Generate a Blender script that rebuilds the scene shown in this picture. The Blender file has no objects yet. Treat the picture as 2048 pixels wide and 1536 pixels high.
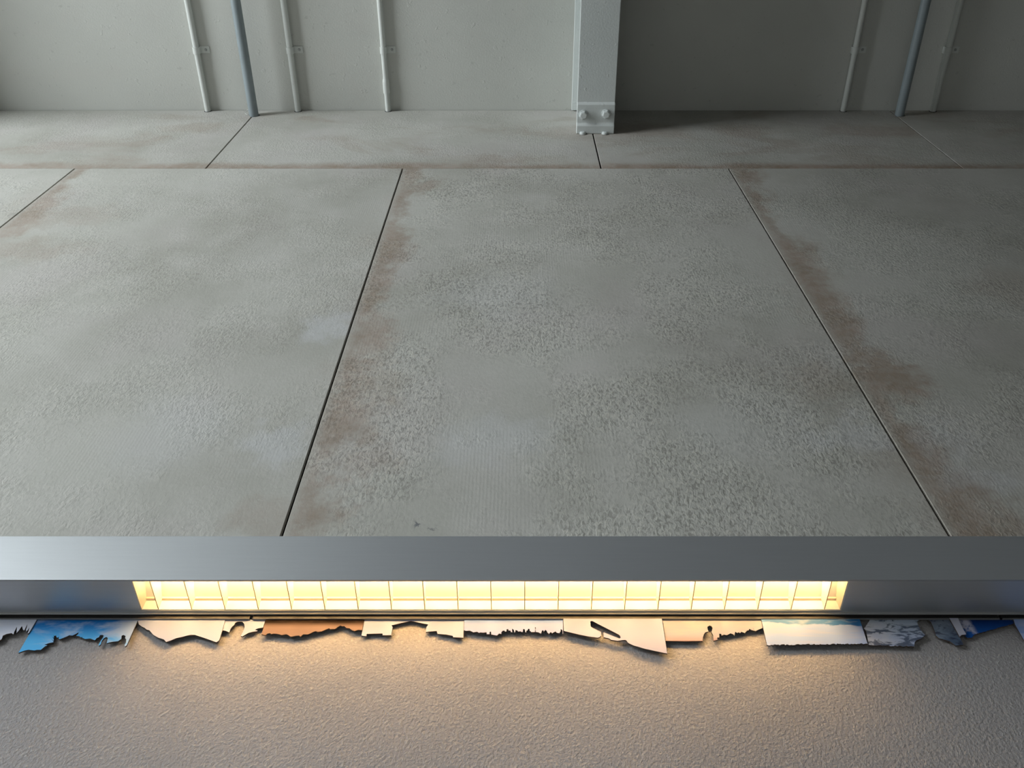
import bpy, bmesh, math, random
from mathutils import Vector, Matrix
from mathutils.geometry import tessellate_polygon
random.seed(4)
C = bpy.context.scene.collection
S = bpy.context.scene
# ------------------------------------------------------------------ camera
PITCH = math.radians(57.2); FPX = 1755.0; CX, CY = 1036.0, 768.0; CAMZ = 1.6
cd = bpy.data.cameras.new('camera'); cam = bpy.data.objects.new('camera', cd); C.objects.link(cam)
cam.location = (0, 0, CAMZ); cam.rotation_euler = (math.radians(90) + PITCH, 0, 0)
cd.sensor_width = 36.0; cd.lens = 36.0 * FPX / 2048; cd.shift_x = -(CX - 1024) / 2048
cd.clip_start = 0.02; cd.clip_end = 200
S.camera = cam
# ------------------------------------------------------------------ sky and daylight
SKY = (0.92, 0.985, 1.03); SKY_STRENGTH = 12.0
WIN_Z0, WIN_Z1, WIN_X, WIN_Y0, WIN_Y1 = 3.3, 5.7, -5.6, -7.2, 1.05
w = bpy.data.worlds.new('sky'); S.world = w; w.use_nodes = True
bg = w.node_tree.nodes['Background']; bg.inputs[0].default_value = (*SKY, 1); bg.inputs[1].default_value = SKY_STRENGTH
pl = bpy.data.lights.new('window_portal', 'AREA'); pl.shape = 'RECTANGLE'
pl.size = WIN_Z1 - WIN_Z0; pl.size_y = WIN_Y1 - WIN_Y0; pl.cycles.is_portal = True
po = bpy.data.objects.new('window_portal', pl); C.objects.link(po)
po.location = (WIN_X - 0.05, (WIN_Y0 + WIN_Y1) / 2, (WIN_Z0 + WIN_Z1) / 2); po.rotation_euler = (0, math.radians(-90), 0)
S.view_settings.view_transform = 'Standard'; S.view_settings.look = 'None'
S.view_settings.gamma = 1; S.view_settings.use_curve_mapping = False; S.view_settings.exposure = 0.0
LAMP_RGB = (1.0, 0.62, 0.26); LAMP_STRENGTH = 37.0

# ------------------------------------------------------------------ helpers
def ray(x, y):
    a, b = (x - CX) / FPX, (CY - y) / FPX
    return Vector((a, math.cos(PITCH) - b * math.sin(PITCH), math.sin(PITCH) + b * math.cos(PITCH)))
def on_wall(x, y, Y):            # point of a vertical plane at distance Y
    r = ray(x, y); return r * (Y / r.y) + Vector((0, 0, CAMZ))
def on_level(x, y, Z):           # point of a horizontal plane at height Z
    r = ray(x, y); return r * ((Z - CAMZ) / r.z) + Vector((0, 0, CAMZ))

def link(name, bm, mats, parent=None, loc=(0, 0, 0), smooth=False):
    me = bpy.data.meshes.new(name)
    bmesh.ops.recalc_face_normals(bm, faces=bm.faces[:])
    if smooth:
        for f in bm.faces: f.smooth = True
    bm.to_mesh(me); bm.free()
    if not isinstance(mats, (list, tuple)): mats = [mats]
    for m in mats: me.materials.append(m)
    o = bpy.data.objects.new(name, me); C.objects.link(o); o.location = loc
    if parent: o.parent = parent
    return o
def box(bm, x0, x1, y0, y1, z0, z1, mi=0):
    vs = [bm.verts.new((x, y, z)) for x in (x0, x1) for y in (y0, y1) for z in (z0, z1)]
    for q in ((0, 1, 3, 2), (4, 6, 7, 5), (0, 4, 5, 1), (2, 3, 7, 6), (0, 2, 6, 4), (1, 5, 7, 3)):
        bm.faces.new([vs[i] for i in q]).material_index = mi
    return bm
def cyl(bm, p0, p1, r0, r1=None, n=24, cap=True):
    p0, p1 = Vector(p0), Vector(p1); r1 = r0 if r1 is None else r1
    d = (p1 - p0).normalized(); u = d.orthogonal().normalized(); v = d.cross(u)
    A = [bm.verts.new(p0 + (u * math.cos(2 * math.pi * i / n) + v * math.sin(2 * math.pi * i / n)) * r0) for i in range(n)]
    B = [bm.verts.new(p1 + (u * math.cos(2 * math.pi * i / n) + v * math.sin(2 * math.pi * i / n)) * r1) for i in range(n)]
    for i in range(n): bm.faces.new((A[i], A[(i + 1) % n], B[(i + 1) % n], B[i]))
    if cap: bm.faces.new(A); bm.faces.new(B)
    return bm
def prism_x(bm, prof, x0, x1, mi=0):        # profile of (y, z) swept along x
    A = [bm.verts.new((x0, y, z)) for y, z in prof]; B = [bm.verts.new((x1, y, z)) for y, z in prof]
    n = len(prof)
    for i in range(n): bm.faces.new((A[i], A[(i + 1) % n], B[(i + 1) % n], B[i])).material_index = mi
    bm.faces.new(A).material_index = mi; bm.faces.new(B).material_index = mi
    return bm
def bevel(o, wd, seg=2):
    m = o.modifiers.new('bevel', 'BEVEL'); m.width = wd; m.segments = seg; m.limit_method = 'ANGLE'
    return o
def auto_smooth(o, deg=35):
    for p in o.data.polygons: p.use_smooth = True
    o.data.set_sharp_from_angle(angle=math.radians(deg)); return o
def empty(name, loc):
    o = bpy.data.objects.new(name, None); C.objects.link(o); o.location = loc; o.empty_display_size = 0.1
    return o
def tag(o, label, cat, group=None):
    o['label'] = label; o['category'] = cat; o['kind'] = 'thing'
    if group: o['group'] = group
    return o
def struct(o): o['kind'] = 'structure'; return o

class N:                                     # small node-graph writer
    def __init__(s, name, rough=0.6, metal=0.0, spec=0.5):
        s.m = bpy.data.materials.new(name); s.m.use_nodes = True; s.t = s.m.node_tree
        s.b = s.t.nodes['Principled BSDF']
        s.b.inputs['Roughness'].default_value = rough; s.b.inputs['Metallic'].default_value = metal
        s.b.inputs['Specular IOR Level'].default_value = spec
    def nd(s, typ, **k):
        n = s.t.nodes.new(typ)
        for a, v in k.items(): setattr(n, a, v)
        return n
    def put(s, sock, v):
        if isinstance(v, bpy.types.NodeSocket): s.t.links.new(v, sock)
        elif isinstance(v, (tuple, list)) and len(v) == 3 and sock.type == 'RGBA': sock.default_value = (*v, 1)
        else: sock.default_value = v
    def pos(s): return s.nd('ShaderNodeNewGeometry').outputs['Position']
    def loc(s): return s.nd('ShaderNodeTexCoord').outputs['Object']
    def map(s, v, scale=(1, 1, 1), off=(0, 0, 0)):
        n = s.nd('ShaderNodeMapping'); s.put(n.inputs['Vector'], v)
        n.inputs['Scale'].default_value = scale; n.inputs['Location'].default_value = off
        return n.outputs[0]
    def xyz(s, v):
        n = s.nd('ShaderNodeSeparateXYZ'); s.put(n.inputs[0], v); return n.outputs
    def noise(s, v, scale, detail=3, rough=0.5, dist=0.0, col=False):
        n = s.nd('ShaderNodeTexNoise'); s.put(n.inputs['Vector'], v); n.inputs['Scale'].default_value = scale
        n.inputs['Detail'].default_value = detail; n.inputs['Roughness'].default_value = rough
        n.inputs['Distortion'].default_value = dist
        return n.outputs['Color' if col else 'Fac']
    def rng(s, v, a, b, c=0.0, d=1.0, smooth=True):
        n = s.nd('ShaderNodeMapRange'); n.interpolation_type = 'SMOOTHSTEP' if smooth else 'LINEAR'
        s.put(n.inputs['Value'], v)
        for i, x in zip(('From Min', 'From Max', 'To Min', 'To Max'), (a, b, c, d)): s.put(n.inputs[i], x)
        return n.outputs[0]
    def math(s, op, a, b=0.0, clamp=False):
        n = s.nd('ShaderNodeMath', operation=op); n.use_clamp = clamp; s.put(n.inputs[0], a); s.put(n.inputs[1], b)
        return n.outputs[0]
    def vmath(s, op, a, b):
        n = s.nd('ShaderNodeVectorMath', operation=op); s.put(n.inputs[0], a); s.put(n.inputs[1], b)
        return n.outputs['Value' if op in ('DISTANCE', 'LENGTH') else 'Vector']
    def mix(s, f, a, b, mode='MIX'):
        n = s.nd('ShaderNodeMix', data_type='RGBA', blend_type=mode)
        s.put(n.inputs['Factor'], f); s.put(n.inputs['A'], a); s.put(n.inputs['B'], b)
        return n.outputs['Result']
    def ramp(s, f, stops):
        n = s.nd('ShaderNodeValToRGB'); s.put(n.inputs[0], f); e = n.color_ramp.elements
        while len(e) < len(stops): e.new(0.5)
        for x, (p, c) in zip(e, stops): x.position = p; x.color = (*c, 1)
        return n.outputs[0]
    def bump(s, h, strength=0.3, dist=0.01):
        n = s.nd('ShaderNodeBump'); s.put(n.inputs['Height'], h); n.inputs['Strength'].default_value = strength
        n.inputs['Distance'].default_value = dist; s.t.links.new(n.outputs[0], s.b.inputs['Normal'])
    def color(s, c): s.put(s.b.inputs['Base Color'], c); return s
    def out(s): return s.m
def lin(r, g, b):
    f = lambda c: c / 255 / 12.92 if c / 255 <= 0.04045 else ((c / 255 + 0.055) / 1.055) ** 2.4
    return (f(r), f(g), f(b))
def plain(name, rgb, rough=0.6, metal=0.0, var=0.08, sc=6, bump=0.0, bsc=200):
    n = N(name, rough, metal); k = n.noise(n.pos(), sc, 4)
    n.color(n.mix(n.rng(k, 0.3, 0.7), tuple(c * (1 - var) for c in rgb), tuple(min(1, c * (1 + var)) for c in rgb)))
    if bump: n.bump(n.noise(n.pos(), bsc, 3), bump, 0.003)
    return n.out()

# ------------------------------------------------------------------ planes of the place
YW = 1.25                                    # face of the concrete panels
ZU = CAMZ + 1.10                             # underside of the light trough
YF = on_level(1036, 1159.5, ZU).y            # front face of the trough
YR = on_level(1036, 1227.5, ZU).y            # rear lip of the trough
ZT = on_wall(1036, 1072, YF).z               # top of the trough front
ZJ = on_wall(1036, 337, YW).z                # horizontal joint
ZC = on_wall(1036, 220.5, YW).z              # ceiling
YL = YR + 0.0112
YB = YR + 0.002                              # front face of the photo boards
ZK = on_wall(1036, 1239.0, YB).z             # lower edge of the hanging rail

# ------------------------------------------------------------------ materials
def concrete(name, w, h, left=0.0, bottom=0.0, right=0.0, blobs=(), pale=(), marks=(), spk=1.0):
    n = N(name, 0.72, 0.0, 0.35); P = n.pos(); L = n.loc(); xyz = n.xyz(L)
    big = n.noise(P, 1.5, 5, 0.55); mid = n.noise(P, 5.5, 5, 0.6)
    col = n.mix(n.rng(big, 0.32, 0.68), (0.352, 0.345, 0.306), (0.443, 0.437, 0.398))
    col = n.mix(n.rng(mid, 0.35, 0.75, 0, 0.55), col, (0.475, 0.464, 0.432))
    lil = n.noise(n.map(P, off=(7, 3, 1)), 2.4, 3)
    col = n.mix(n.rng(lil, 0.48, 0.7, 0, 0.35), col, (0.43, 0.40, 0.385))
    # distorted coordinates used by the stains
    wob = n.math('SUBTRACT', n.noise(P, 6.0, 5, 0.62), 0.5)
    brk = n.noise(n.map(P, scale=(1, 1, 0.75), off=(3, 9, 2)), 3.2, 5, 0.65)
    fine = n.noise(P, 45, 3, 0.6)
    st = None
    def add(a, b): return b if a is None else n.math('MAXIMUM', a, b)
    if left:
        d = n.math('ADD', xyz[0], n.math('MULTIPLY', wob, 0.20))
        wdt = n.rng(brk, 0.32, 0.70, 0.04, 0.21)
        m = n.math('MULTIPLY', n.rng(n.math('DIVIDE', d, wdt), 0.35, 1.1, 1, 0), n.rng(brk, 0.28, 0.56, 0.45, 1.0))
        m = n.math('MULTIPLY', m, n.rng(xyz[0], 0.0, 0.03, 0.45, 1.0))
        st = add(st, n.math('MULTIPLY', m, left))
    if right:
        d = n.math('ADD', n.math('SUBTRACT', w, xyz[0]), n.math('MULTIPLY', wob, 0.22))
        m = n.math('MULTIPLY', n.rng(d, 0.02, 0.16, 1, 0), n.rng(brk, 0.45, 0.7, 0.0, 1.0))
        st = add(st, n.math('MULTIPLY', m, right))
    if bottom:
        d = n.math('ADD', xyz[2], n.math('MULTIPLY', wob, 0.10))
        m = n.math('MULTIPLY', n.rng(d, 0.02, 0.10, 1, 0), n.rng(brk, 0.30, 0.55, 0.55, 1.0))
        m2 = n.math('MULTIPLY', n.rng(n.noise(n.map(P, scale=(0.6, 1, 1.3)), 2.6, 5, 0.6, 0.6), 0.52, 0.66), 0.45)
        st = add(st, n.math('MULTIPLY', n.math('MAXIMUM', m, m2), bottom))
    dv = n.vmath('ADD', P, n.map(n.vmath('SUBTRACT', n.noise(P, 7, 5, 0.65, col=True), (0.5, 0.5, 0.5)), (0.34, 0, 0.34)))
    for (px, py, rx, rz, a) in blobs:
        c = on_wall(px, py, YW)
        q = n.map(n.vmath('SUBTRACT', dv, tuple(c)), (1 / rx, 0, 1 / rz))
        st = add(st, n.rng(n.vmath('LENGTH', q, (0, 0, 0)), 0.35, 1.05, a, 0))
    if st is not None:
        st = n.math('MULTIPLY', st, n.rng(fine, 0.30, 0.62, 0.72, 1.0))
        sc = n.mix(n.rng(n.noise(P, 9, 3), 0.4, 0.65), (0.255, 0.195, 0.145), (0.315, 0.248, 0.200))
        col = n.mix(st, col, sc)
    for (px, py, rx, rz, a) in pale:
        c = on_wall(px, py, YW)
        q = n.map(n.vmath('SUBTRACT', dv, tuple(c)), (1 / rx, 0, 1 / rz))
        col = n.mix(n.rng(n.vmath('LENGTH', q, (0, 0, 0)), 0.2, 1.1, a, 0), col, (0.52, 0.53, 0.54))
    # worm-like pitting, in patches
    reg = n.rng(n.noise(n.map(P, off=(1, 5, 8)), 3.4, 5, 0.6), 0.40, 0.60, 0.12, 1.0)
    pn = n.noise(n.map(P, (1, 1, 0.6)), 135, 2, 0.55, 0.5)
    pit = n.math('MULTIPLY', n.rng(pn, 0.47, 0.37, 0, 1), reg)
    hil = n.math('MULTIPLY', n.rng(pn, 0.53, 0.62, 0, 1), reg)
    col = n.mix(n.math('MULTIPLY', pit, 0.56 * spk), col, n.mix(1.0, col, (0.52, 0.51, 0.49), 'MULTIPLY'))
    col = n.mix(n.math('MULTIPLY', hil, 0.50 * spk), col, n.mix(1.0, col, (1.28, 1.27, 1.22), 'MULTIPLY'))
    # fine vertical ribs left by the mould
    wv = n.nd('ShaderNodeTexWave', wave_type='BANDS', bands_direction='X'); n.put(wv.inputs['Vector'], P)
    wv.inputs['Scale'].default_value = 38; wv.inputs['Distortion'].default_value = 0.6
    rib = n.math('MULTIPLY', wv.outputs['Fac'], n.rng(n.noise(n.map(P, off=(4, 4, 4)), 2.3, 3), 0.46, 0.62, 0, 1))
    col = n.mix(n.math('MULTIPLY', rib, 0.08), col, (0.50, 0.50, 0.48))
    for (px, py, rx, rz, a) in marks:
        c = on_wall(px, py, YW)
        q = n.map(n.vmath('SUBTRACT', P, tuple(c)), (1 / rx, 0, 1 / rz))
        mm = n.math('MULTIPLY', n.rng(n.vmath('LENGTH', q, (0, 0, 0)), 0.4, 1.0, a, 0), n.rng(n.noise(P, 85, 3, 0.6), 0.50, 0.44, 1, 0))
        mm = n.math('SUBTRACT', n.rng(n.vmath('LENGTH', q, (0, 0, 0)), 0.4, 1.0, a, 0), mm, True)
        col = n.mix(mm, col, (0.06, 0.07, 0.09))
    n.color(col)
    hgt = n.math('ADD', n.math('MULTIPLY', pn, n.math('ADD', reg, 0.1)), n.math('MULTIPLY', rib, 0.05))
    n.bump(hgt, 0.45, 0.004)
    return n.out()

def paint(name, rgb, rough=0.55, folds=False):
    n = N(name, rough, 0.0, 0.4); P = n.pos()
    k = n.noise(P, 1.1, 4); c = n.mix(n.rng(k, 0.3, 0.7), tuple(x * 0.93 for x in rgb), tuple(x * 1.05 for x in rgb))
    c = n.mix(n.rng(n.noise(P, 7, 4), 0.5, 0.8, 0, 0.25), c, (rgb[0] * 1.02, rgb[1] * 0.96, rgb[2] * 0.96))
    sp = n.rng(n.noise(P, 38, 2), 0.70, 0.75)
    n.color(n.mix(n.math('MULTIPLY', sp, 0.4), c, tuple(x * 0.7 for x in rgb)))
    n.bump(n.math('ADD', n.noise(P, 130, 4), n.math('MULTIPLY', n.rng(n.noise(P, 30, 2), 0.68, 0.72), 1.6)), 0.22, 0.003)
    return n.out()
M_ceil = paint('ceiling_paint', (0.52, 0.525, 0.485))
M_beam = paint('beam_paint', (0.62, 0.655, 0.635), 0.42)
M_cond = paint('conduit_paint', (0.60, 0.62, 0.585), 0.45)
M_pvc = plain('blue_grey_plastic', (0.235, 0.275, 0.288), 0.38, 0, 0.06)
def render_plaster():
    n = N('coarse_render', 0.8, 0.0, 0.3); P = n.pos()
    big = n.noise(P, 3, 4)
    c = n.mix(n.rng(big, 0.3, 0.7), (0.322, 0.305, 0.303), (0.360, 0.342, 0.339))
    g = n.noise(P, 200, 3, 0.55)
    c = n.mix(n.rng(g, 0.56, 0.68, 0, 0.38), c, (0.56, 0.54, 0.50))
    c = n.mix(n.rng(g, 0.44, 0.34, 0, 0.45), c, (0.24, 0.225, 0.215))
    n.color(c); n.bump(g, 0.55, 0.004); return n.out()
M_render = render_plaster()
def aluminium():
    n = N('satin_aluminium', 0.44, 0.72, 0.5); P = n.pos()
    k = n.noise(n.map(P, (2.5, 90, 90)), 3, 4)
    n.color(n.mix(n.rng(k, 0.3, 0.7), (0.505, 0.525, 0.55), (0.52, 0.54, 0.565)))
    g = n.noise(P, 260, 2); n.bump(g, 0.05, 0.001); return n.out()
M_alu = aluminium()
M_lip = plain('trough_lip_metal', (0.50, 0.50, 0.50), 0.35, 0.5, 0.03)
M_strip = plain('rail_strip_metal', (0.22, 0.22, 0.22), 0.5, 0.3, 0.03)
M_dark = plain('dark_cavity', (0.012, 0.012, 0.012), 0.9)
M_rail_shade = plain('rail_recess_shade', (0.022, 0.02, 0.019), 0.45, 0.3, 0.2, 12)  # recess shade behind the trough is put into this near-black colour
M_edge = plain('board_edge_shade', (0.075, 0.055, 0.045), 0.8)  # shade on the boards' cut edges, put into their colour
M_white = plain('lamp_white', (0.66, 0.64, 0.56), 0.4, 0, 0.02)
M_acryl = plain('louvre_fin_white', (0.72, 0.69, 0.62), 0.35, 0, 0.02)
M_fedge = plain('fin_edge_shade', (0.20, 0.15, 0.10), 0.5, 0, 0.04)  # white fins darkened underneath: shade of the lower edge as colour
M_ledge = plain('ledge_pink', (0.74, 0.60, 0.48), 0.5, 0, 0.04)
M_screw = plain('screw_metal', (0.36, 0.37, 0.36), 0.4, 0.2)
M_floor = plain('floor_screed', (0.40, 0.39, 0.375), 0.5, 0, 0.1)
M_wall = plain('side_wall_paint', (0.28, 0.28, 0.27), 0.8)
M_frame = plain('window_frame_paint', (0.30, 0.32, 0.33), 0.5)
def emitter():
    m = bpy.data.materials.new('lit_tube'); m.use_nodes = True; b = m.node_tree.nodes['Principled BSDF']
    b.inputs['Base Color'].default_value = (0.8, 0.75, 0.6, 1)
    b.inputs['Emission Color'].default_value = (*LAMP_RGB, 1); b.inputs['Emission Strength'].default_value = LAMP_STRENGTH
    return m
M_emit = emitter()
M_refl = plain('satin_reflector', (0.76, 0.76, 0.74), 0.5, 0, 0.02)

# ------------------------------------------------------------------ room shell
X0, X1, Y0 = -5.8, 5.6, -8.0
bm = bmesh.new(); box(bm, X0 - 0.3, X1 + 0.3, Y0 - 0.3, 1.6, ZC, ZC + 0.3); struct(link('ceiling', bm, M_ceil))
bm = bmesh.new(); box(bm, X0 - 0.3, X1 + 0.3, Y0 - 0.3, 1.6, -0.2, 0.0); struct(link('floor', bm, M_floor))
bm = bmesh.new(); box(bm, X1, X1 + 0.25, Y0, 1.30, 0, ZC); struct(link('wall_right', bm, M_wall))
bm = bmesh.new(); box(bm, X0 - 0.2, X1 + 0.25, Y0 - 0.25, Y0, 0, ZC); struct(link('wall_rear', bm, M_wall))
bm = bmesh.new()
xa, xb = WIN_X - 0.2, WIN_X
box(bm, xa, xb, Y0, 1.30, 0, WIN_Z0); box(bm, xa, xb, Y0, 1.30, WIN_Z1, ZC)
box(bm, xa, xb, Y0, WIN_Y0, WIN_Z0, WIN_Z1); box(bm, xa, xb, WIN_Y1, 1.30, WIN_Z0, WIN_Z1)
struct(link('wall_left', bm, M_wall))
bm = bmesh.new(); box(bm, -0.92, -0.77, Y0, -0.30, 2.3, ZC); struct(link('light_blocker', bm, M_wall))  # unseen partition added to keep window light off the right side
wf = struct(empty('window_1', (WIN_X - 0.1, (WIN_Y0 + WIN_Y1) / 2, WIN_Z0)))
bm = bmesh.new(); cy = (WIN_Y0 + WIN_Y1) / 2
for k in range(6):
    y = WIN_Y0 + k * (WIN_Y1 - WIN_Y0) / 5 - cy; box(bm, -0.03, 0.03, y - 0.025, y + 0.025, 0, WIN_Z1 - WIN_Z0)
for z in (0, WIN_Z1 - WIN_Z0 - 0.05): box(bm, -0.03, 0.03, WIN_Y0 - cy, WIN_Y1 - cy, z, z + 0.05)
link('window_frame', bm, M_frame, wf)

# front wall: dark cavity backing, then one panel per cladding sheet
wall = struct(empty('wall_front', (0, YW, 0)))
bm = bmesh.new(); box(bm, X0, X1, YW + 0.035, YW + 0.3, 0, ZC)
link('backing', bm, M_dark, wall).location = (0, -YW, 0)
# gaps between the sheets, as x of each joint
xm = [on_wall(px, 337.5, YW).x for px in (149, 805, 1457.5)]
PW = (xm[2] - xm[0]) / 2
lower = [xm[0] - PW, xm[0], xm[1], xm[2], xm[2] + PW]
lower = [lower[0] - PW] + lower + [lower[-1] + PW]
upper = [on_wall(px, 336, YW).x for px in (-378, 412, 1202, 1925, 2700)]
ZB = ZU + 0.05
GAP = 0.0065
spec = {
    'pl1': dict(left=0.5, right=0.3),
    'pl2': dict(left=0.75, right=0.25, blobs=[(60, 500, 0.24, 0.13, 0.35), (150, 430, 0.22, 0.12, 0.3), (560, 1050, 0.12, 0.10, 0.35)],
                pale=[(660, 660, 0.09, 0.12, 0.55), (560, 890, 0.12, 0.11, 0.5), (345, 860, 0.2, 0.2, 0.25)], spk=0.55),
    'pl3': dict(left=0.80, right=0.35, blobs=[(855, 372, 0.13, 0.09, 0.55), (745, 760, 0.13, 0.10, 0.35), (720, 920, 0.10, 0.08, 0.35), (1640, 760, 0.12, 0.12, 0.3)],
                pale=[(1010, 590, 0.3, 0.2, 0.2), (985, 880, 0.18, 0.12, 0.35), (1500, 860, 0.2, 0.2, 0.15), (1700, 870, 0.14, 0.08, 0.4)],
                marks=[(838, 1046, 0.014, 0.030, 0.7), (866, 1056, 0.016, 0.014, 0.45)], spk=1.1),
    'pl4': dict(left=0.85, right=0.3, blobs=[(1765, 755, 0.13, 0.12, 0.85), (1730, 720, 0.10, 0.12, 0.75), (1830, 890, 0.07, 0.12, 0.7),
                (1910, 975, 0.10, 0.09, 0.8), (1975, 1040, 0.13, 0.09, 0.65), (1600, 545, 0.08, 0.2, 0.6), (2040, 580, 0.2, 0.2, 0.3)],
                pale=[(1880, 880, 0.12, 0.12, 0.3), (1960, 960, 0.14, 0.06, 0.35)], spk=0.85),
    'pl5': dict(left=0.6), 'pl0': dict(left=0.5),
}
def panel(x0, x1, z0, z1, mat, cutters=()):
    bm = bmesh.new(); g = GAP / 2
    box(bm, g, x1 - x0 - g, 0, 0.012, 0, z1 - z0)
    o = link('concrete_panel', bm, mat, wall, (x0, 0, z0))
    bpy.context.view_layer.update()
    if cutters:
        bm = bmesh.new()
        for (cx, cz, r) in cutters: cyl(bm, (cx - x0, -0.02, cz - z0), (cx - x0, 0.03, cz - z0), r)
        co = link('cutter', bm, M_dark, wall, (x0, 0, z0))
        md = o.modifiers.new('holes', 'BOOLEAN'); md.object = co; md.operation = 'DIFFERENCE'; md.solver = 'EXACT'
        bpy.context.view_layer.update()
        me = bpy.data.meshes.new_from_object(o.evaluated_get(bpy.context.evaluated_depsgraph_get()))
        o.modifiers.clear(); o.data = me
        bpy.data.objects.remove(co)
        while len(o.data.materials) > 1: o.data.materials.pop()
    bevel(o, 0.0008, 1)
    return o
for i in range(len(lower) - 1):
    x0, x1 = max(lower[i], X0), min(lower[i + 1], X1)
    if x1 - x0 < 0.1: continue
    k = spec.get('pl%d' % i, {})
    p = panel(x0, x1, ZB, ZJ - 0.0015, concrete('concrete_%d' % i, x1 - x0, ZJ - ZB, **k))

# ceiling services: x on the wall, radius, drop of centre below the ceiling
def px_x(px, py): return on_wall(px, py, YW).x
services = [(416.5, 222, 0.0140, 0.0179, 'c'), (596, 223, 0.0145, 0.0184, 'c'), (777, 221, 0.0130, 0.0169, 'u'),
            (1684.5, 221, 0.0135, 0.0174, 'c'), (1863, 221, 0.0150, 0.0189, 'c'),
            (509.5, 229, 0.0235, 0.092, 'f'), (1794, 226.5, 0.0225, 0.086, 'f')]
sv = [(px_x(a, b), r, d, k, a) for a, b, r, d, k in services]
ubl = [dict(bottom=0.8, blobs=[(20, 300, 0.3, 0.08, 0.3), (390, 255, 0.2, 0.1, 0.4)], spk=0.35),
       dict(bottom=0.9, blobs=[(1000, 320, 0.35, 0.10, 0.4), (1130, 240, 0.1, 0.07, 0.3)], spk=0.4),
       dict(bottom=0.95, blobs=[(1780, 262, 0.42, 0.14, 0.5), (1660, 300, 0.3, 0.08, 0.3)], spk=0.4),
       dict(bottom=0.85, spk=0.3)]
for i in range(len(upper) - 1):
    x0, x1 = max(upper[i], X0), min(upper[i + 1], X1)
    cut = [(x, ZC - d, r + 0.006) for x, r, d, k, a in sv if x0 < x < x1 and d > 0.05]
    panel(x0, x1, ZJ + 0.0015, ZC - 0.004, concrete('concrete_u%d' % i, x1 - x0, ZC - ZJ, **ubl[i]), cut)

# rendered wall below the trough
bm = bmesh.new(); box(bm, X0, X1, YL - YW, 0.03, 0, ZB - 0.004); link('rendered_wall', bm, M_render, wall)

# ------------------------------------------------------------------ ceiling pipes
YEND = -7.9
def clip_for(root, x, z, r, y, mat):
    # saddle round the pipe with one tab on the ceiling to its right
    bm = bmesh.new(); n = 14; R = r + 0.0035; wd = 0.016
    prof = [(math.cos(a) * R, math.sin(a) * R) for a in [math.pi * (1 + i / (n - 1)) for i in range(n)]]
    prof = [(-R, ZC - z - 0.001)] + prof + [(R, ZC - z - 0.004), (R + 0.042, ZC - z - 0.004), (R + 0.042, ZC - z - 0.0005), (R - 0.003, ZC - z - 0.0005)]
    inner = [(math.cos(a) * r, math.sin(a) * r) for a in [math.pi * (2 - i / (n - 1)) for i in range(n)]] + [(-r, ZC - z - 0.001)]
    pts = prof + inner
    tri = tessellate_polygon([[Vector((a, b, 0)) for a, b in pts]])
    A = [bm.verts.new((a, -wd, b)) for a, b in pts]; B = [bm.verts.new((a, wd, b)) for a, b in pts]
    for t in tri:
        bm.faces.new([A[i] for i in t]); bm.faces.new([B[i] for i in t])
    for i in range(len(pts)): bm.faces.new((A[i], A[(i + 1) % len(pts)], B[(i + 1) % len(pts)], B[i]))
    c = link('clip', bm, mat, root, (0, y - root.location.y, z - root.location.z)); bevel(c, 0.001, 1)
    bm = bmesh.new(); cyl(bm, (R + 0.024, 0, ZC - z - 0.004), (R + 0.024, 0, ZC - z - 0.0085), 0.0065, 0.005, 16)
    link('screw', bm, M_screw, c)
    return c
desc = {416: 'thin pale grey conduit on the brightly lit ceiling, farthest from the steel beam', 596: 'thin pale grey conduit between the thick lit pipe and the conduit with a coupling',
        777: 'thin pale grey conduit with a wider coupling near the concrete wall',
        1684: 'thin grey conduit on the shaded ceiling between the steel beam and the thick pipe',
        1863: 'thin grey conduit on the shaded ceiling, on the far side of the thick pipe',
        509: 'thick blue-grey plastic pipe on the brightly lit side of the steel beam', 1794: 'thick blue-grey plastic pipe on the shaded side of the steel beam'}
for x, r, d, k, a in sv:
    z = ZC - d
    yend = YW if k != 'f' else YW + 0.02
    root = empty('conduit' if k != 'f' else 'drain_pipe', (x, yend, z))
    tag(root, desc[int(a)], 'conduit' if k != 'f' else 'pipe', 'thin conduits clipped to the ceiling' if k != 'f' else 'thick blue-grey pipes under the ceiling')
    mat = M_cond if k != 'f' else M_pvc
    bm = bmesh.new(); cyl(bm, (0, 0, 0), (0, YEND - yend, 0), r, n=32)
    p = auto_smooth(link('pipe', bm, mat, root))
    if k != 'f':
        yc = on_level(a, 100, ZC - 0.01).y
        clip_for(root, x, z, r, yc, mat); clip_for(root, x, z, r, yc - 1.6, mat)
        # dark disc on the sheet, coloured as the shade inside the hole
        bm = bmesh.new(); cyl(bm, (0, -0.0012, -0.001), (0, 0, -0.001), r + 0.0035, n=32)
        link('hole_shade', bm, M_dark, root)
    if k == 'u':
        ya, yb = on_level(a, 186, z).y, on_level(a, 163, z).y
        bm = bmesh.new(); cyl(bm, (0, ya - yend, 0), (0, yb - yend, 0), r + 0.0035, n=32); cyl(bm, (0, yb - yend, 0), (0, yb - yend - 0.015, 0), r + 0.0035, r + 0.0005, n=32)
        auto_smooth(link('coupling', bm, mat, root))
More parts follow.
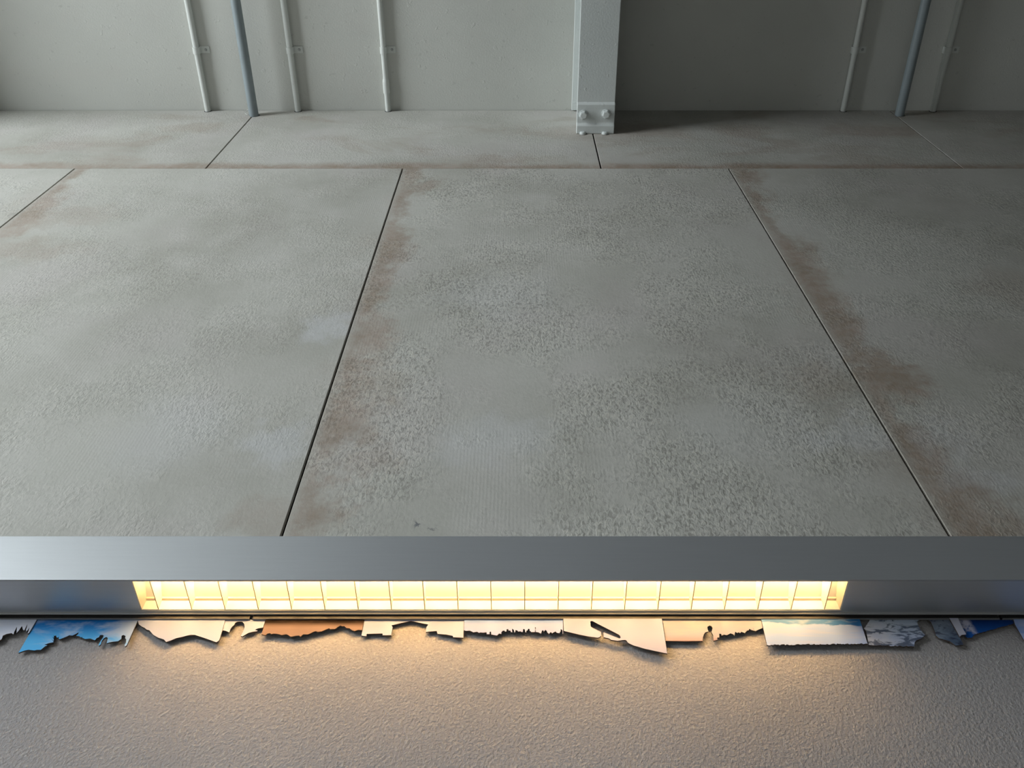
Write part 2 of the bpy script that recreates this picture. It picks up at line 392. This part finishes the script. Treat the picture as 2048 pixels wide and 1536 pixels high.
# loose bit of wire by the thick pipe
cu = bpy.data.curves.new('loose_wire', 'CURVE'); cu.dimensions = '3D'; cu.bevel_depth = 0.0012; cu.bevel_resolution = 2
sp = cu.splines.new('BEZIER'); pts = [(497, 217), (500, 222), (493, 228), (492, 232), (497, 233), (502, 229)]
sp.bezier_points.add(len(pts) - 1); base = on_wall(497, 224, YW)
for i, (bp, q) in enumerate(zip(sp.bezier_points, pts)):
    c = on_wall(*q, YW); bp.co = Vector((c.x, YW - 0.002 - 0.01 * math.sin(math.pi * i / 5), min(c.z, ZC - 0.002))) - base; bp.handle_left_type = bp.handle_right_type = 'AUTO'
wt = bpy.data.objects.new('wire_curve', cu); C.objects.link(wt); bpy.context.view_layer.update()
me = bpy.data.meshes.new_from_object(wt.evaluated_get(bpy.context.evaluated_depsgraph_get())); bpy.data.objects.remove(wt)
wo = bpy.data.objects.new('loose_wire', me); C.objects.link(wo); wo.location = base; me.materials.clear(); me.materials.append(M_cond)
tag(wo, 'tiny curl of loose wire beside the end of the thick lit pipe', 'wire')

# ------------------------------------------------------------------ steel beam
zf = on_wall(1190, 268, YW).z                           # lowest level of the bracket at the wall
xbeam = (px_x(1153, 268) + px_x(1227.4, 268)) / 2
HB = (px_x(1227.4, 268) - px_x(1153, 268)) / 2          # half width of the flange
HT = xbeam - px_x(1142.8, 221)                          # half width of the top flange
def make_beam(xc):
    root = empty('steel_beam', (xc, YW, zf))
    H = ZC - zf - 0.0006; yb = Y0 - YW + 0.002
    bm = bmesh.new(); box(bm, -HB, HB, yb, -0.004, 0.022, 0.038); bevel(link('bottom_flange', bm, M_beam, root), 0.002)
    bm = bmesh.new(); box(bm, -0.006, 0.006, yb, -0.004, 0.036, H - 0.016); link('web', bm, M_beam, root)
    bm = bmesh.new(); box(bm, -HT, HT, yb, -0.004, H - 0.018, H); bevel(link('top_flange', bm, M_beam, root), 0.002)
    return root
beam = make_beam(xbeam)
tag(beam, 'pale grey painted steel beam under the ceiling, bolted to the concrete wall', 'beam')
# stepped bearing plate welded under the end of the flange
yA = on_level(1190, 206, zf).y - YW; yB2 = on_level(1190, 247, zf).y - YW
bm = bmesh.new(); prism_x(bm, [(-0.0005, 0.022), (yA, 0.022), (yA + 0.011, 0.010), (yB2, 0.010), (yB2 + 0.012, 0.0), (-0.0005, 0.0)], -HB - 0.001, HB + 0.001)
br = bevel(link('bearing_plate', bm, M_beam, beam), 0.003, 3)
def hexbolt(loc, axis, r=0.020, hh=0.018, rnd=False):
    bm = bmesh.new(); a = Vector(axis)
    cyl(bm, (0, 0, 0), a * 0.003, r * 1.12, n=24)
    if rnd: cyl(bm, a * 0.003, a * hh * 0.7, r, n=20); cyl(bm, a * hh * 0.7, a * hh, r, r * 0.6, n=20)
    else: cyl(bm, a * 0.003, a * hh, r, n=6); cyl(bm, a * hh, a * (hh + 0.003), r * 0.9, r * 0.8, n=6)
    return bevel(link('bolt', bm, M_beam, br, loc), 0.0015, 2)
for px, py in ((1167, 231), (1212.5, 229.5)):
    q = on_level(px, py, zf - 0.004); hexbolt((q.x - xbeam, q.y - YW, 0.010), (0, 0, -1))
for px in (1165, 1209):
    q = on_wall(px, 267, YW); hexbolt((q.x - xbeam, -0.001, -0.004), (0, -1, 0), 0.0135, 0.012, True)
# unseen beam added past the left edge, to shade that end of the ceiling
b2 = make_beam(xbeam - 3.50); b2.name = 'unseen_beam_1'; struct(b2)

# ------------------------------------------------------------------ light trough
LX0, LX1 = on_level(262.5, 1163, ZU).x, on_level(1698.5, 1162, ZU).x
YO0 = on_level(1036, 1163.0, ZU).y; YO1 = on_level(1036, 1220.5, ZU).y      # opening front / rear
TX0, TX1 = -2.6, 3.0
tr = empty('light_trough', (0, YF, ZU))
tag(tr, 'long satin aluminium light trough running the full width of the wall', 'light trough')
O = Vector((0, YF, ZU))
bm = bmesh.new(); t = 0.0025
box(bm, TX0, TX1, YF, YF + t, ZU, ZT)                           # front sheet
o = link('front_cover', bm, M_alu, tr, -O); bevel(o, 0.001)
bm = bmesh.new()
box(bm, TX0, TX1, YF + t, YO0, ZU, ZU + t); box(bm, TX0, LX0, YO0, YO1, ZU, ZU + t)
box(bm, LX1, TX1, YO0, YO1, ZU, ZU + t); box(bm, TX0, TX1, YO1, YR - 0.004, ZU, ZU + t)
link('underside', bm, M_alu, tr, -O)
bm = bmesh.new(); box(bm, TX0, TX1, YR - 0.004, YR, ZU - 0.0035, ZU + 0.03); bevel(link('rear_lip', bm, M_lip, tr, -O), 0.0012)
bm = bmesh.new(); box(bm, TX0, TX1, YR - 0.003, YR, ZU + 0.03, ZT); box(bm, TX0, TX1, YF + t, YR - 0.003, ZT - t, ZT)
link('back_cover', bm, M_alu, tr, -O)

lamp = empty('louvred_lamp', ((LX0 + LX1) / 2, (YO0 + YO1) / 2, ZU))
tag(lamp, 'long lit warm yellow fluorescent lamp with cross fins, set in the trough underside', 'lamp')
LO = -Vector(lamp.location)
zb, zf2 = ZU + 0.026, ZU + 0.050
# body: back wall, ledge, sloped lit diffuser, front wall, end walls
bm = bmesh.new()
box(bm, LX0, LX1, YO1, YO1 + 0.002, ZU + 0.001, zf2 + 0.004); box(bm, LX0, LX1, YO0 - 0.002, YO0, ZU + 0.001, zf2 + 0.004)
box(bm, LX0, LX1, YO0 - 0.002, YO1 + 0.002, zf2 + 0.004, zf2 + 0.006)
link('housing', bm, M_white, lamp, LO)
def side(x0, x1):
    bm = bmesh.new(); prism_x(bm, [(YO0, ZU + 0.0005), (YO1, ZU + 0.0005), (YO1, zf2 + 0.004), (YO0, zf2 + 0.004)], x0, x1)
    link('end_cap', bm, M_white, lamp, LO)
side(LX0, LX0 + 0.002); side(LX1 - 0.002, LX1)
bm = bmesh.new(); prism_x(bm, [(YO0 + 0.0005, zf2), (YO1 - 0.004, zb), (YO1 - 0.004, zb + 0.002), (YO0 + 0.0005, zf2 + 0.002)], LX0 + 0.002, LX1 - 0.002)
link('top_reflector', bm, M_refl, lamp, LO)
bm = bmesh.new(); prism_x(bm, [(YO1 - 0.006, zb - 0.003), (YO1, zb - 0.003), (YO1, zb + 0.001), (YO1 - 0.006, zb + 0.001)], LX0 + 0.002, LX1 - 0.002)
link('ledge', bm, M_ledge, lamp, LO)
bm = bmesh.new(); box(bm, LX0 + 0.002, LX1 - 0.002, YO1 - 0.0012, YO1 - 0.0002, ZU + 0.001, zb - 0.0032)
link('back_reflector', bm, M_refl, lamp, LO)
ty, tz = YO0 + 0.0125, ZU + 0.038
bm = bmesh.new(); cyl(bm, (LX0 + 0.012, ty, tz), (LX1 - 0.012, ty, tz), 0.008, n=20)
auto_smooth(link('fluorescent_tube', bm, M_emit, lamp, LO))
for a, b in ((LX0 + 0.003, LX0 + 0.012), (LX1 - 0.012, LX1 - 0.003)):
    bm = bmesh.new(); cyl(bm, (a, ty, tz), (b, ty, tz), 0.0085, n=20)
    auto_smooth(link('tube_cap', bm, M_screw, lamp, LO))
f0 = None
for k in range(21):
    x = on_level(299 + 68.25 * k, 1164, ZU).x
    if f0 is None:
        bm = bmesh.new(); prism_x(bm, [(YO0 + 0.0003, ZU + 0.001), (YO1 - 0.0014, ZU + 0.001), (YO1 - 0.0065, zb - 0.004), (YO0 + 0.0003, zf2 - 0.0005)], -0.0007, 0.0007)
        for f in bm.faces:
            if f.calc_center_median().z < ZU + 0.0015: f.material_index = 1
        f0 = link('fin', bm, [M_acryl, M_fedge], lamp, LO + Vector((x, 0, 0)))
    else:
        f = f0.copy(); C.objects.link(f); f.parent = lamp; f.location = LO + Vector((x, 0, 0))

# ------------------------------------------------------------------ hanging rail
gx = [px_x(0, 0)] * 0 + [on_level(506, 1233, ZU).x, on_level(1994, 1233, ZU).x]
segs = [(TX0, gx[0] - 0.0025, 'shade-coloured hanging rail length above the vivid blue photo board'),
        (gx[0] + 0.0025, gx[1] - 0.0025, 'longest shade-coloured hanging rail length, above the city skyline photo board'),
        (gx[1] + 0.0025, TX1, 'shade-coloured hanging rail length above the light blue photo board end')]
for a, b, lb in segs:
    r = empty('hanging_rail', ((a + b) / 2, YB, ZU)); RO = -Vector(r.location)
    tag(r, lb, 'rail', 'lengths of shade-coloured hanging rail')
    bm = bmesh.new(); box(bm, a, b, YR + 0.0008, YR + 0.004, ZK + 0.0012, ZU + 0.02); bevel(link('channel', bm, M_rail_shade, r, RO), 0.0006)
    bm = bmesh.new(); box(bm, a, b, YR - 0.0004, YR + 0.0035, ZK, ZK + 0.0011); bevel(link('front_strip', bm, M_strip, r, RO), 0.0008)
    bm = bmesh.new(); box(bm, a, b, YR + 0.0035, YL, ZU + 0.0155, ZU + 0.0195); link('mounting_plate', bm, M_rail_shade, r, RO)

# ------------------------------------------------------------------ cut-out sky photographs
def sky_print(name, lo, hi, cloud, cs=(9, 26), th=(0.45, 0.65), amt=0.8, z0=-0.055, z1=0.0, dist=0.3, extra=None):
    n = N(name, 0.8, 0.0, 0.08); L = n.loc(); q = n.xyz(L)
    c = n.mix(n.rng(q[2], z0, z1, 0, 1), lo, hi)
    k = n.noise(n.map(L, (cs[0], 1, cs[1])), 1.0, 6, 0.6, dist)
    c = n.mix(n.rng(k, th[0], th[1], 0, amt), c, cloud)
    if extra:
        k2 = n.noise(n.map(L, (extra[0], 1, extra[1]), (3, 0, 5)), 1.0, 6, 0.65, 0.8)
        c = n.mix(n.rng(k2, extra[2], extra[3], 0, extra[4]), c, extra[5])
    n.color(c); return n.out()
def grab(pts, x0, s): return [(x0 + a / s, 1225 + b / s) for a, b in pts]
S1 = 7.585; S8 = 6.872
c1 = lambda *p: grab(p, 0, S1)
c2 = lambda *p: grab(p, 250, S1)
c3 = lambda *p: grab(p, 500, S1)
c4 = lambda *p: grab(p, 750, S1)
c5 = lambda *p: grab(p, 1000, S1)
c6 = lambda *p: grab(p, 1250, S1)
c7 = lambda *p: grab(p, 1500, S1)
c8 = lambda *p: grab(p, 1750, S8)
def jag(p, q, n, amp, seed):
    rd = random.Random(seed); out = []
    for i in range(n):
        t = (i + rd.uniform(-0.3, 0.3)) / n; out.append((p[0] + (q[0] - p[0]) * t, p[1] + (q[1] - p[1]) * t + rd.uniform(-amp, amp)))
    return out
G = 'cut-out sky photo boards hanging under the light trough'
PR = {}
PR['pale'] = sky_print('print_pale_lilac', (0.74, 0.77, 0.88), (0.66, 0.71, 0.84), (0.8, 0.8, 0.88))
PR['blue'] = sky_print('print_vivid_blue', (0.1, 0.5, 0.92), (0.012, 0.22, 0.66), (0.55, 0.68, 0.84), (9, 22), (0.50, 0.72), 0.75, -0.06, -0.01)
def blue_sky():
    n = N('print_vivid_blue_cloud', 0.8, 0, 0.08); L = n.loc(); q = n.xyz(L)
    c = n.mix(n.rng(q[2], -0.05, -0.002), (0.13, 0.52, 0.92), (0.012, 0.20, 0.62))
    k = n.noise(n.map(L, (12, 1, 30)), 1.0, 6, 0.6, 0.4)
    k = n.math('ADD', k, n.rng(q[0], 0.015, 0.085, 0, 0.28, False))
    n.color(n.mix(n.rng(k, 0.50, 0.74, 0, 0.85), c, (0.55, 0.64, 0.80))); return n.out()
PR['blue'] = blue_sky()
PR['cream'] = sky_print('print_cream', (0.47, 0.49, 0.6), (0.36, 0.41, 0.58), (0.47, 0.49, 0.6), amt=0.3)
PR['brown'] = sky_print('print_brown', (0.26, 0.175, 0.145), (0.012, 0.006, 0.004), (0.19, 0.115, 0.085), (12, 60), (0.5, 0.8), 0.3, -0.019, -0.004)
PR['mist'] = sky_print('print_misty', (0.36, 0.41, 0.66), (0.2, 0.32, 0.66), (0.38, 0.43, 0.66), z0=-0.014, z1=0.0, amt=0.2)
PR['rose'] = sky_print('print_rose_cream', (0.47, 0.465, 0.58), (0.36, 0.38, 0.54), (0.47, 0.465, 0.57), amt=0.2)
PR['sunset'] = sky_print('print_sunset', (0.48, 0.24, 0.19), (0.36, 0.37, 0.44), (0.46, 0.43, 0.42), (10, 60), (0.45, 0.7), 0.6, -0.060, -0.030)
PR['cloud'] = sky_print('print_layered_cloud', (0.60, 0.62, 0.68), (0.60, 0.57, 0.56), (0.74, 0.68, 0.62), (5, 55), (0.45, 0.7), 0.7)
PR['dark'] = sky_print('print_broken_cloud', (0.44, 0.5, 0.66), (0.42, 0.5, 0.62), (0.56, 0.6, 0.68), (14, 30), (0.45, 0.7), 0.7, extra=(34, 85, 0.48, 0.58, 0.85, (0.05, 0.07, 0.12)))
PR['storm'] = sky_print('print_storm_cloud', (0.09, 0.13, 0.2), (0.15, 0.18, 0.24), (0.28, 0.34, 0.42), (14, 26), (0.45, 0.7), 0.7, extra=(34, 70, 0.50, 0.62, 0.75, (0.03, 0.03, 0.06)))
PR['white'] = sky_print('print_pale_strip', (0.52, 0.52, 0.62), (0.52, 0.52, 0.62), (0.56, 0.56, 0.64))
PR['deep'] = sky_print('print_deep_blue', (0.01, 0.09, 0.38), (0.008, 0.05, 0.22), (0.01, 0.07, 0.30))
PR['light'] = sky_print('print_light_blue', (0.13, 0.28, 0.66), (0.28, 0.4, 0.72), (0.5, 0.56, 0.76), (9, 20))
def cloud_top():
    n = N('print_cloud_under_blue', 0.8, 0, 0.08); L = n.loc(); q = n.xyz(L)
    c = n.mix(n.rng(n.noise(n.map(L, (5, 1, 55)), 1, 5, 0.6), 0.42, 0.66), (0.35, 0.46, 0.74), (0.44, 0.48, 0.66))
    wv = n.math('MULTIPLY', n.math('SUBTRACT', n.noise(n.map(L, (22, 1, 60)), 1, 5, 0.6), 0.5), 0.022)
    e = n.math('SUBTRACT', n.math('ADD', q[2], wv), n.math('MULTIPLY', q[0], -0.045))
    blue = n.mix(n.rng(q[0], -0.02, 0.09), (0.14, 0.28, 0.52), (0.03, 0.15, 0.42))
    blue = n.mix(n.rng(n.noise(n.map(L, (26, 1, 120)), 1, 4), 0.5, 0.7, 0, 0.4), blue, (0.6, 0.62, 0.64))
    n.color(n.mix(n.rng(e, -0.0125, -0.0095), c, blue)); return n.out()
PR['cloud'] = cloud_top()
def deep_blue():
    n = N('print_deep_blue_cloud', 0.8, 0, 0.08); L = n.loc(); q = n.xyz(L)
    k = n.noise(n.map(L, (30, 1, 34)), 1, 6, 0.62, 0.5)
    m = n.math('MULTIPLY', n.rng(k, 0.42, 0.56), n.rng(n.math('ADD', q[0], n.math('MULTIPLY', k, 0.02)), -0.022, -0.012, 1, 0))
    n.color(n.mix(m, n.mix(n.rng(q[2], -0.03, 0), (0.012, 0.09, 0.36), (0.008, 0.045, 0.2)), (0.5, 0.5, 0.62))); return n.out()
PR['deep'] = deep_blue()

def board(outline, mat, label, dy=0.0, top=True, extend=None):
    P = [on_wall(x, y, YB + dy) for x, y in outline]
    # first and last points lie at the rail: carry the side edges up behind it
    zt = ZK + 0.001
    def up(a, b):
        d = (a - b); return a + d * ((zt - a.z) / d.z) if abs(d.z) > 1e-4 and abs(d.x / d.z) < 1.5 else Vector((a.x, a.y, zt))
    P = [up(P[0], P[1])] + P + [up(P[-1], P[-2])]
    xs = [p.x for p in P]; org = Vector(((min(xs) + max(xs)) / 2, YB + dy, ZK))
    pts = [p - org for p in P]; th = 0.0026
    tri = tessellate_polygon([[Vector((p.x, p.z, 0)) for p in pts]])
    bm = bmesh.new()
    A = [bm.verts.new((p.x, 0, p.z)) for p in pts]; B = [bm.verts.new((p.x, th, p.z)) for p in pts]
    for t in tri:
        try:
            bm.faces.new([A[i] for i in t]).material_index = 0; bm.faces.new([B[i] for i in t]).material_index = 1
        except ValueError: pass
    for i in range(len(pts)):
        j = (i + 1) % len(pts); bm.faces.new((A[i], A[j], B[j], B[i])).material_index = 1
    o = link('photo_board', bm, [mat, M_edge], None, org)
    return tag(o, label, 'photo board', G)

board([(-190, 1243), (-215, 1300)] + [(-150, 1292), (-90, 1300), (-40, 1290)] + c1((0, 420), (25, 402), (45, 350), (100, 325), (175, 312), (205, 332), (218, 290), (258, 215), (250, 312), (290, 268), (333, 205), (350, 262), (368, 275), (415, 175), (408, 222), (395, 262), (402, 292), (448, 225), (432, 285), (418, 322), (440, 310), (538, 145)),
      PR['pale'], 'pale lilac sky board with spiky leaf cut-outs at the far left edge')
board(c1((548, 145), (280, 612), (370, 578), (430, 565), (520, 576), (560, 566), (620, 566), (680, 515), (720, 497), (672, 488), (745, 464), (812, 450), (800, 425), (776, 400), (818, 432), (812, 392), (790, 368), (820, 385), (816, 345), (832, 358), (850, 343), (856, 372), (872, 385), (892, 366), (888, 400), (905, 406), (960, 385), (1010, 365), (1050, 344), (1100, 350), (1150, 325), (1172, 312), (1194, 302), (1180, 335), (1150, 352), (1205, 362), (1232, 380), (1240, 366), (1250, 386), (1290, 402), (1370, 395), (1440, 422), (1470, 386), (1500, 376), (1516, 345), (1550, 338), (1572, 350), (1566, 378), (1535, 418), (1512, 458), (1495, 492), (1502, 506), (1530, 480), (1545, 430), (1580, 388), (1612, 372), (1636, 385), (1630, 420), (1618, 468), (1650, 456), (1700, 445), (1790, 435), (1840, 400), (1846, 350), (1875, 342), (1905, 356), (1898, 390), (1915, 410), (1912, 455), (1888, 492), (1896, 516), (1922, 498), (2086, 128)),
      PR['blue'], 'vivid blue sky board with fern and people silhouettes, second from the left', 0.002)
board(c2((192, 122), (212, 182), (250, 210), (300, 235), (330, 262), (370, 270), (430, 340), (500, 380), (590, 410), (625, 447), (700, 422), (780, 388), (860, 372), (940, 350), (1000, 338), (1060, 340), (1200, 385), (1385, 452), (1425, 425), (1442, 388), (1516, 125)),
      PR['cream'], 'plain cream board with a shallow roof ridge edge, beside the vivid blue one', 0.0005)
board(c2((1522, 125), (1468, 268), (1530, 280), (1583, 303), (1600, 250), (1625, 215), (1655, 192), (1672, 158), (1700, 142), (1735, 137), (1780, 140), (1808, 172), (1816, 215), (1800, 270), (1755, 357), (1780, 362), (1870, 310), (1935, 292), (2005, 285), (2008, 270), (1970, 262), (2020, 240), (2094, 228), (2130, 112)),
      PR['cream'], 'small cream board with a rounded head shape cut out, left of the brown board', 0.002)
board(c3((240, 115), (175, 330), (235, 345), (262, 322), (305, 312), (325, 332), (352, 320), (400, 322), (440, 330), (480, 342), (550, 330), (580, 342), (610, 364), (630, 368), (660, 360), (700, 352), (745, 350), (768, 364), (790, 345), (812, 330), (880, 332), (925, 312), (960, 292), (1000, 283), (1030, 292), (1090, 286), (1140, 262), (1200, 238), (1220, 252), (1290, 250), (1330, 222), (1372, 198), (1400, 208), (1430, 205), (1465, 238), (1510, 240), (1550, 270), (1590, 282), (1640, 262), (1700, 267), (1733, 110)),
      PR['brown'], 'brown dusk board with a craggy mountain silhouette edge', 0.0005)
board(c3((1740, 112), (1690, 350), (1765, 360), (1770, 325), (2008, 318), (2015, 345)) + c4((245, 345), (268, 225), (250, 195), (540, 127), (808, 182), (780, 222), (772, 295), (935, 280), (950, 325), (1080, 335), (1180, 355), (1185, 375), (1340, 382), (1352, 98)),
      PR['cream'], 'cream board with a gabled roof notch cut into its middle', 0.002)
board(c4((1356, 95), (1350, 268), (1380, 280), (1440, 275), (1490, 300), (1550, 292), (1580, 310), (1600, 302), (1640, 306), (1690, 300), (1697, 330), (1740, 330), (1738, 296), (1760, 290), (1766, 335), (1850, 350), (1880, 320)) +
      c5((20, 325), (22, 300), (45, 275), (70, 275), (72, 290), (98, 290), (100, 255), (125, 252), (130, 272), (160, 275), (165, 300), (185, 300), (185, 245), (213, 270), (215, 300), (230, 300), (235, 265), (265, 275), (272, 290), (310, 285), (345, 300), (350, 250), (378, 258), (382, 302), (395, 302), (400, 275), (420, 270), (425, 248), (445, 250), (450, 275), (475, 298), (531, 295), (534, 255), (529, 235), (537, 220), (545, 238), (541, 255), (543, 295), (580, 300), (620, 320), (640, 270), (662, 275), (665, 290), (690, 262), (710, 280), (716, 302), (745, 325), (770, 295), (790, 315), (840, 288), (865, 310), (905, 315), (908, 290), (918, 288), (920, 255), (945, 262), (950, 325), (956, 325), (957, 85)),
      PR['mist'], 'misty white board with a tiny city skyline and tower cut along its edge', 0.0005)
board(c5((960, 82), (968, 280), (1200, 335), (1350, 365), (1480, 382), (1512, 373), (1532, 352), (1533, 296), (1385, 222), (1372, 192), (1371, 138), (1385, 128), (1405, 132), (1800, 335), (1822, 355), (1828, 388), (1812, 396), (1575, 302), (1572, 375), (1600, 382), (1650, 392), (1690, 415), (1780, 430), (1850, 420), (1900, 416), (1922, 428), (1940, 460)) + c6((130, 500), (300, 550), (480, 590), (640, 622), (560, 95)),
      PR['rose'], 'rose cream board with a slanted roof slab on a post cut out', -0.002)
board(c6((566, 95), (617, 430), (900, 434), (1175, 432), (1182, 380), (1195, 335), (1215, 305), (1265, 285), (1250, 250), (1252, 218), (1280, 198), (1310, 205), (1328, 230), (1322, 270), (1312, 298), (1338, 345), (1342, 428), (1402, 415), (1400, 378), (1430, 380), (1430, 322), (1460, 325), (1465, 350), (1500, 335), (1540, 345), (1600, 318), (1640, 330), (1658, 350), (1672, 292), (1700, 312), (1725, 300), (1745, 315), (1765, 292), (1815, 312), (1850, 275), (1878, 270), (1882, 250), (1925, 260), (1938, 235), (1950, 235), (1952, 262), (1995, 285)) + c7((0, 262), (35, 258), (42, 232), (52, 262), (90, 280), (130, 260), (190, 235), (165, 90)),
      PR['sunset'], 'orange sunset board with a standing person silhouette and treeline edge', 0.0012)
cl = c7((258, 492))
board(c7((168, 90), (258, 492)) + jag(cl[0], c7((1785, 472))[0], 70, 1.2, 5)[1:] + c7((1785, 475), (1660, 90)),
      PR['cloud'], 'long board of pale layered clouds under blue sky with a ragged treeline edge', -0.001)
board(c7((1832, 95), (1730, 245), (1762, 280), (1800, 490)) + jag(c8((0, 450))[0], c8((520, 468))[0], 22, 1.1, 9)[1:] + c8((540, 468), (545, 412), (565, 385), (640, 355), (690, 312), (612, 222), (580, 140), (585, 115), (610, 102), (640, 92)),
      PR['dark'], 'grey broken-cloud board with torn left corner and rounded bites on its right', 0.001)
board(c8((725, 95), (770, 130), (812, 230), (840, 320), (880, 355), (960, 375), (1030, 395), (1110, 455), (1215, 442), (1165, 335), (1060, 88)),
      PR['storm'], 'dark storm-cloud board tapering to a point, left of the narrow pale strip', 0.001)
board(c8((1025, 85), (1100, 215), (1165, 333), (1190, 308), (1255, 300), (1205, 215), (1145, 85)),
      PR['white'], 'narrow pale strip board overlapping the storm-cloud one', -0.0025)
board(c8((1100, 85), (1185, 230), (1235, 320), (1270, 348), (1330, 345), (1370, 300)) + jag(c8((1370, 302))[0], c8((1890, 155))[0], 30, 0.6, 3)[1:] + c8((1925, 140), (1900, 85)),
      PR['deep'], 'deep blue board with a white cloud and a straight rising lower edge', 0.0025)
board(c8((1897, 85), (1925, 165), (2060, 400)) + [(2110, 1335), (2290, 1330), (2250, 1243)],
      PR['light'], 'light blue board cut off by the right edge of the picture', -0.0005)
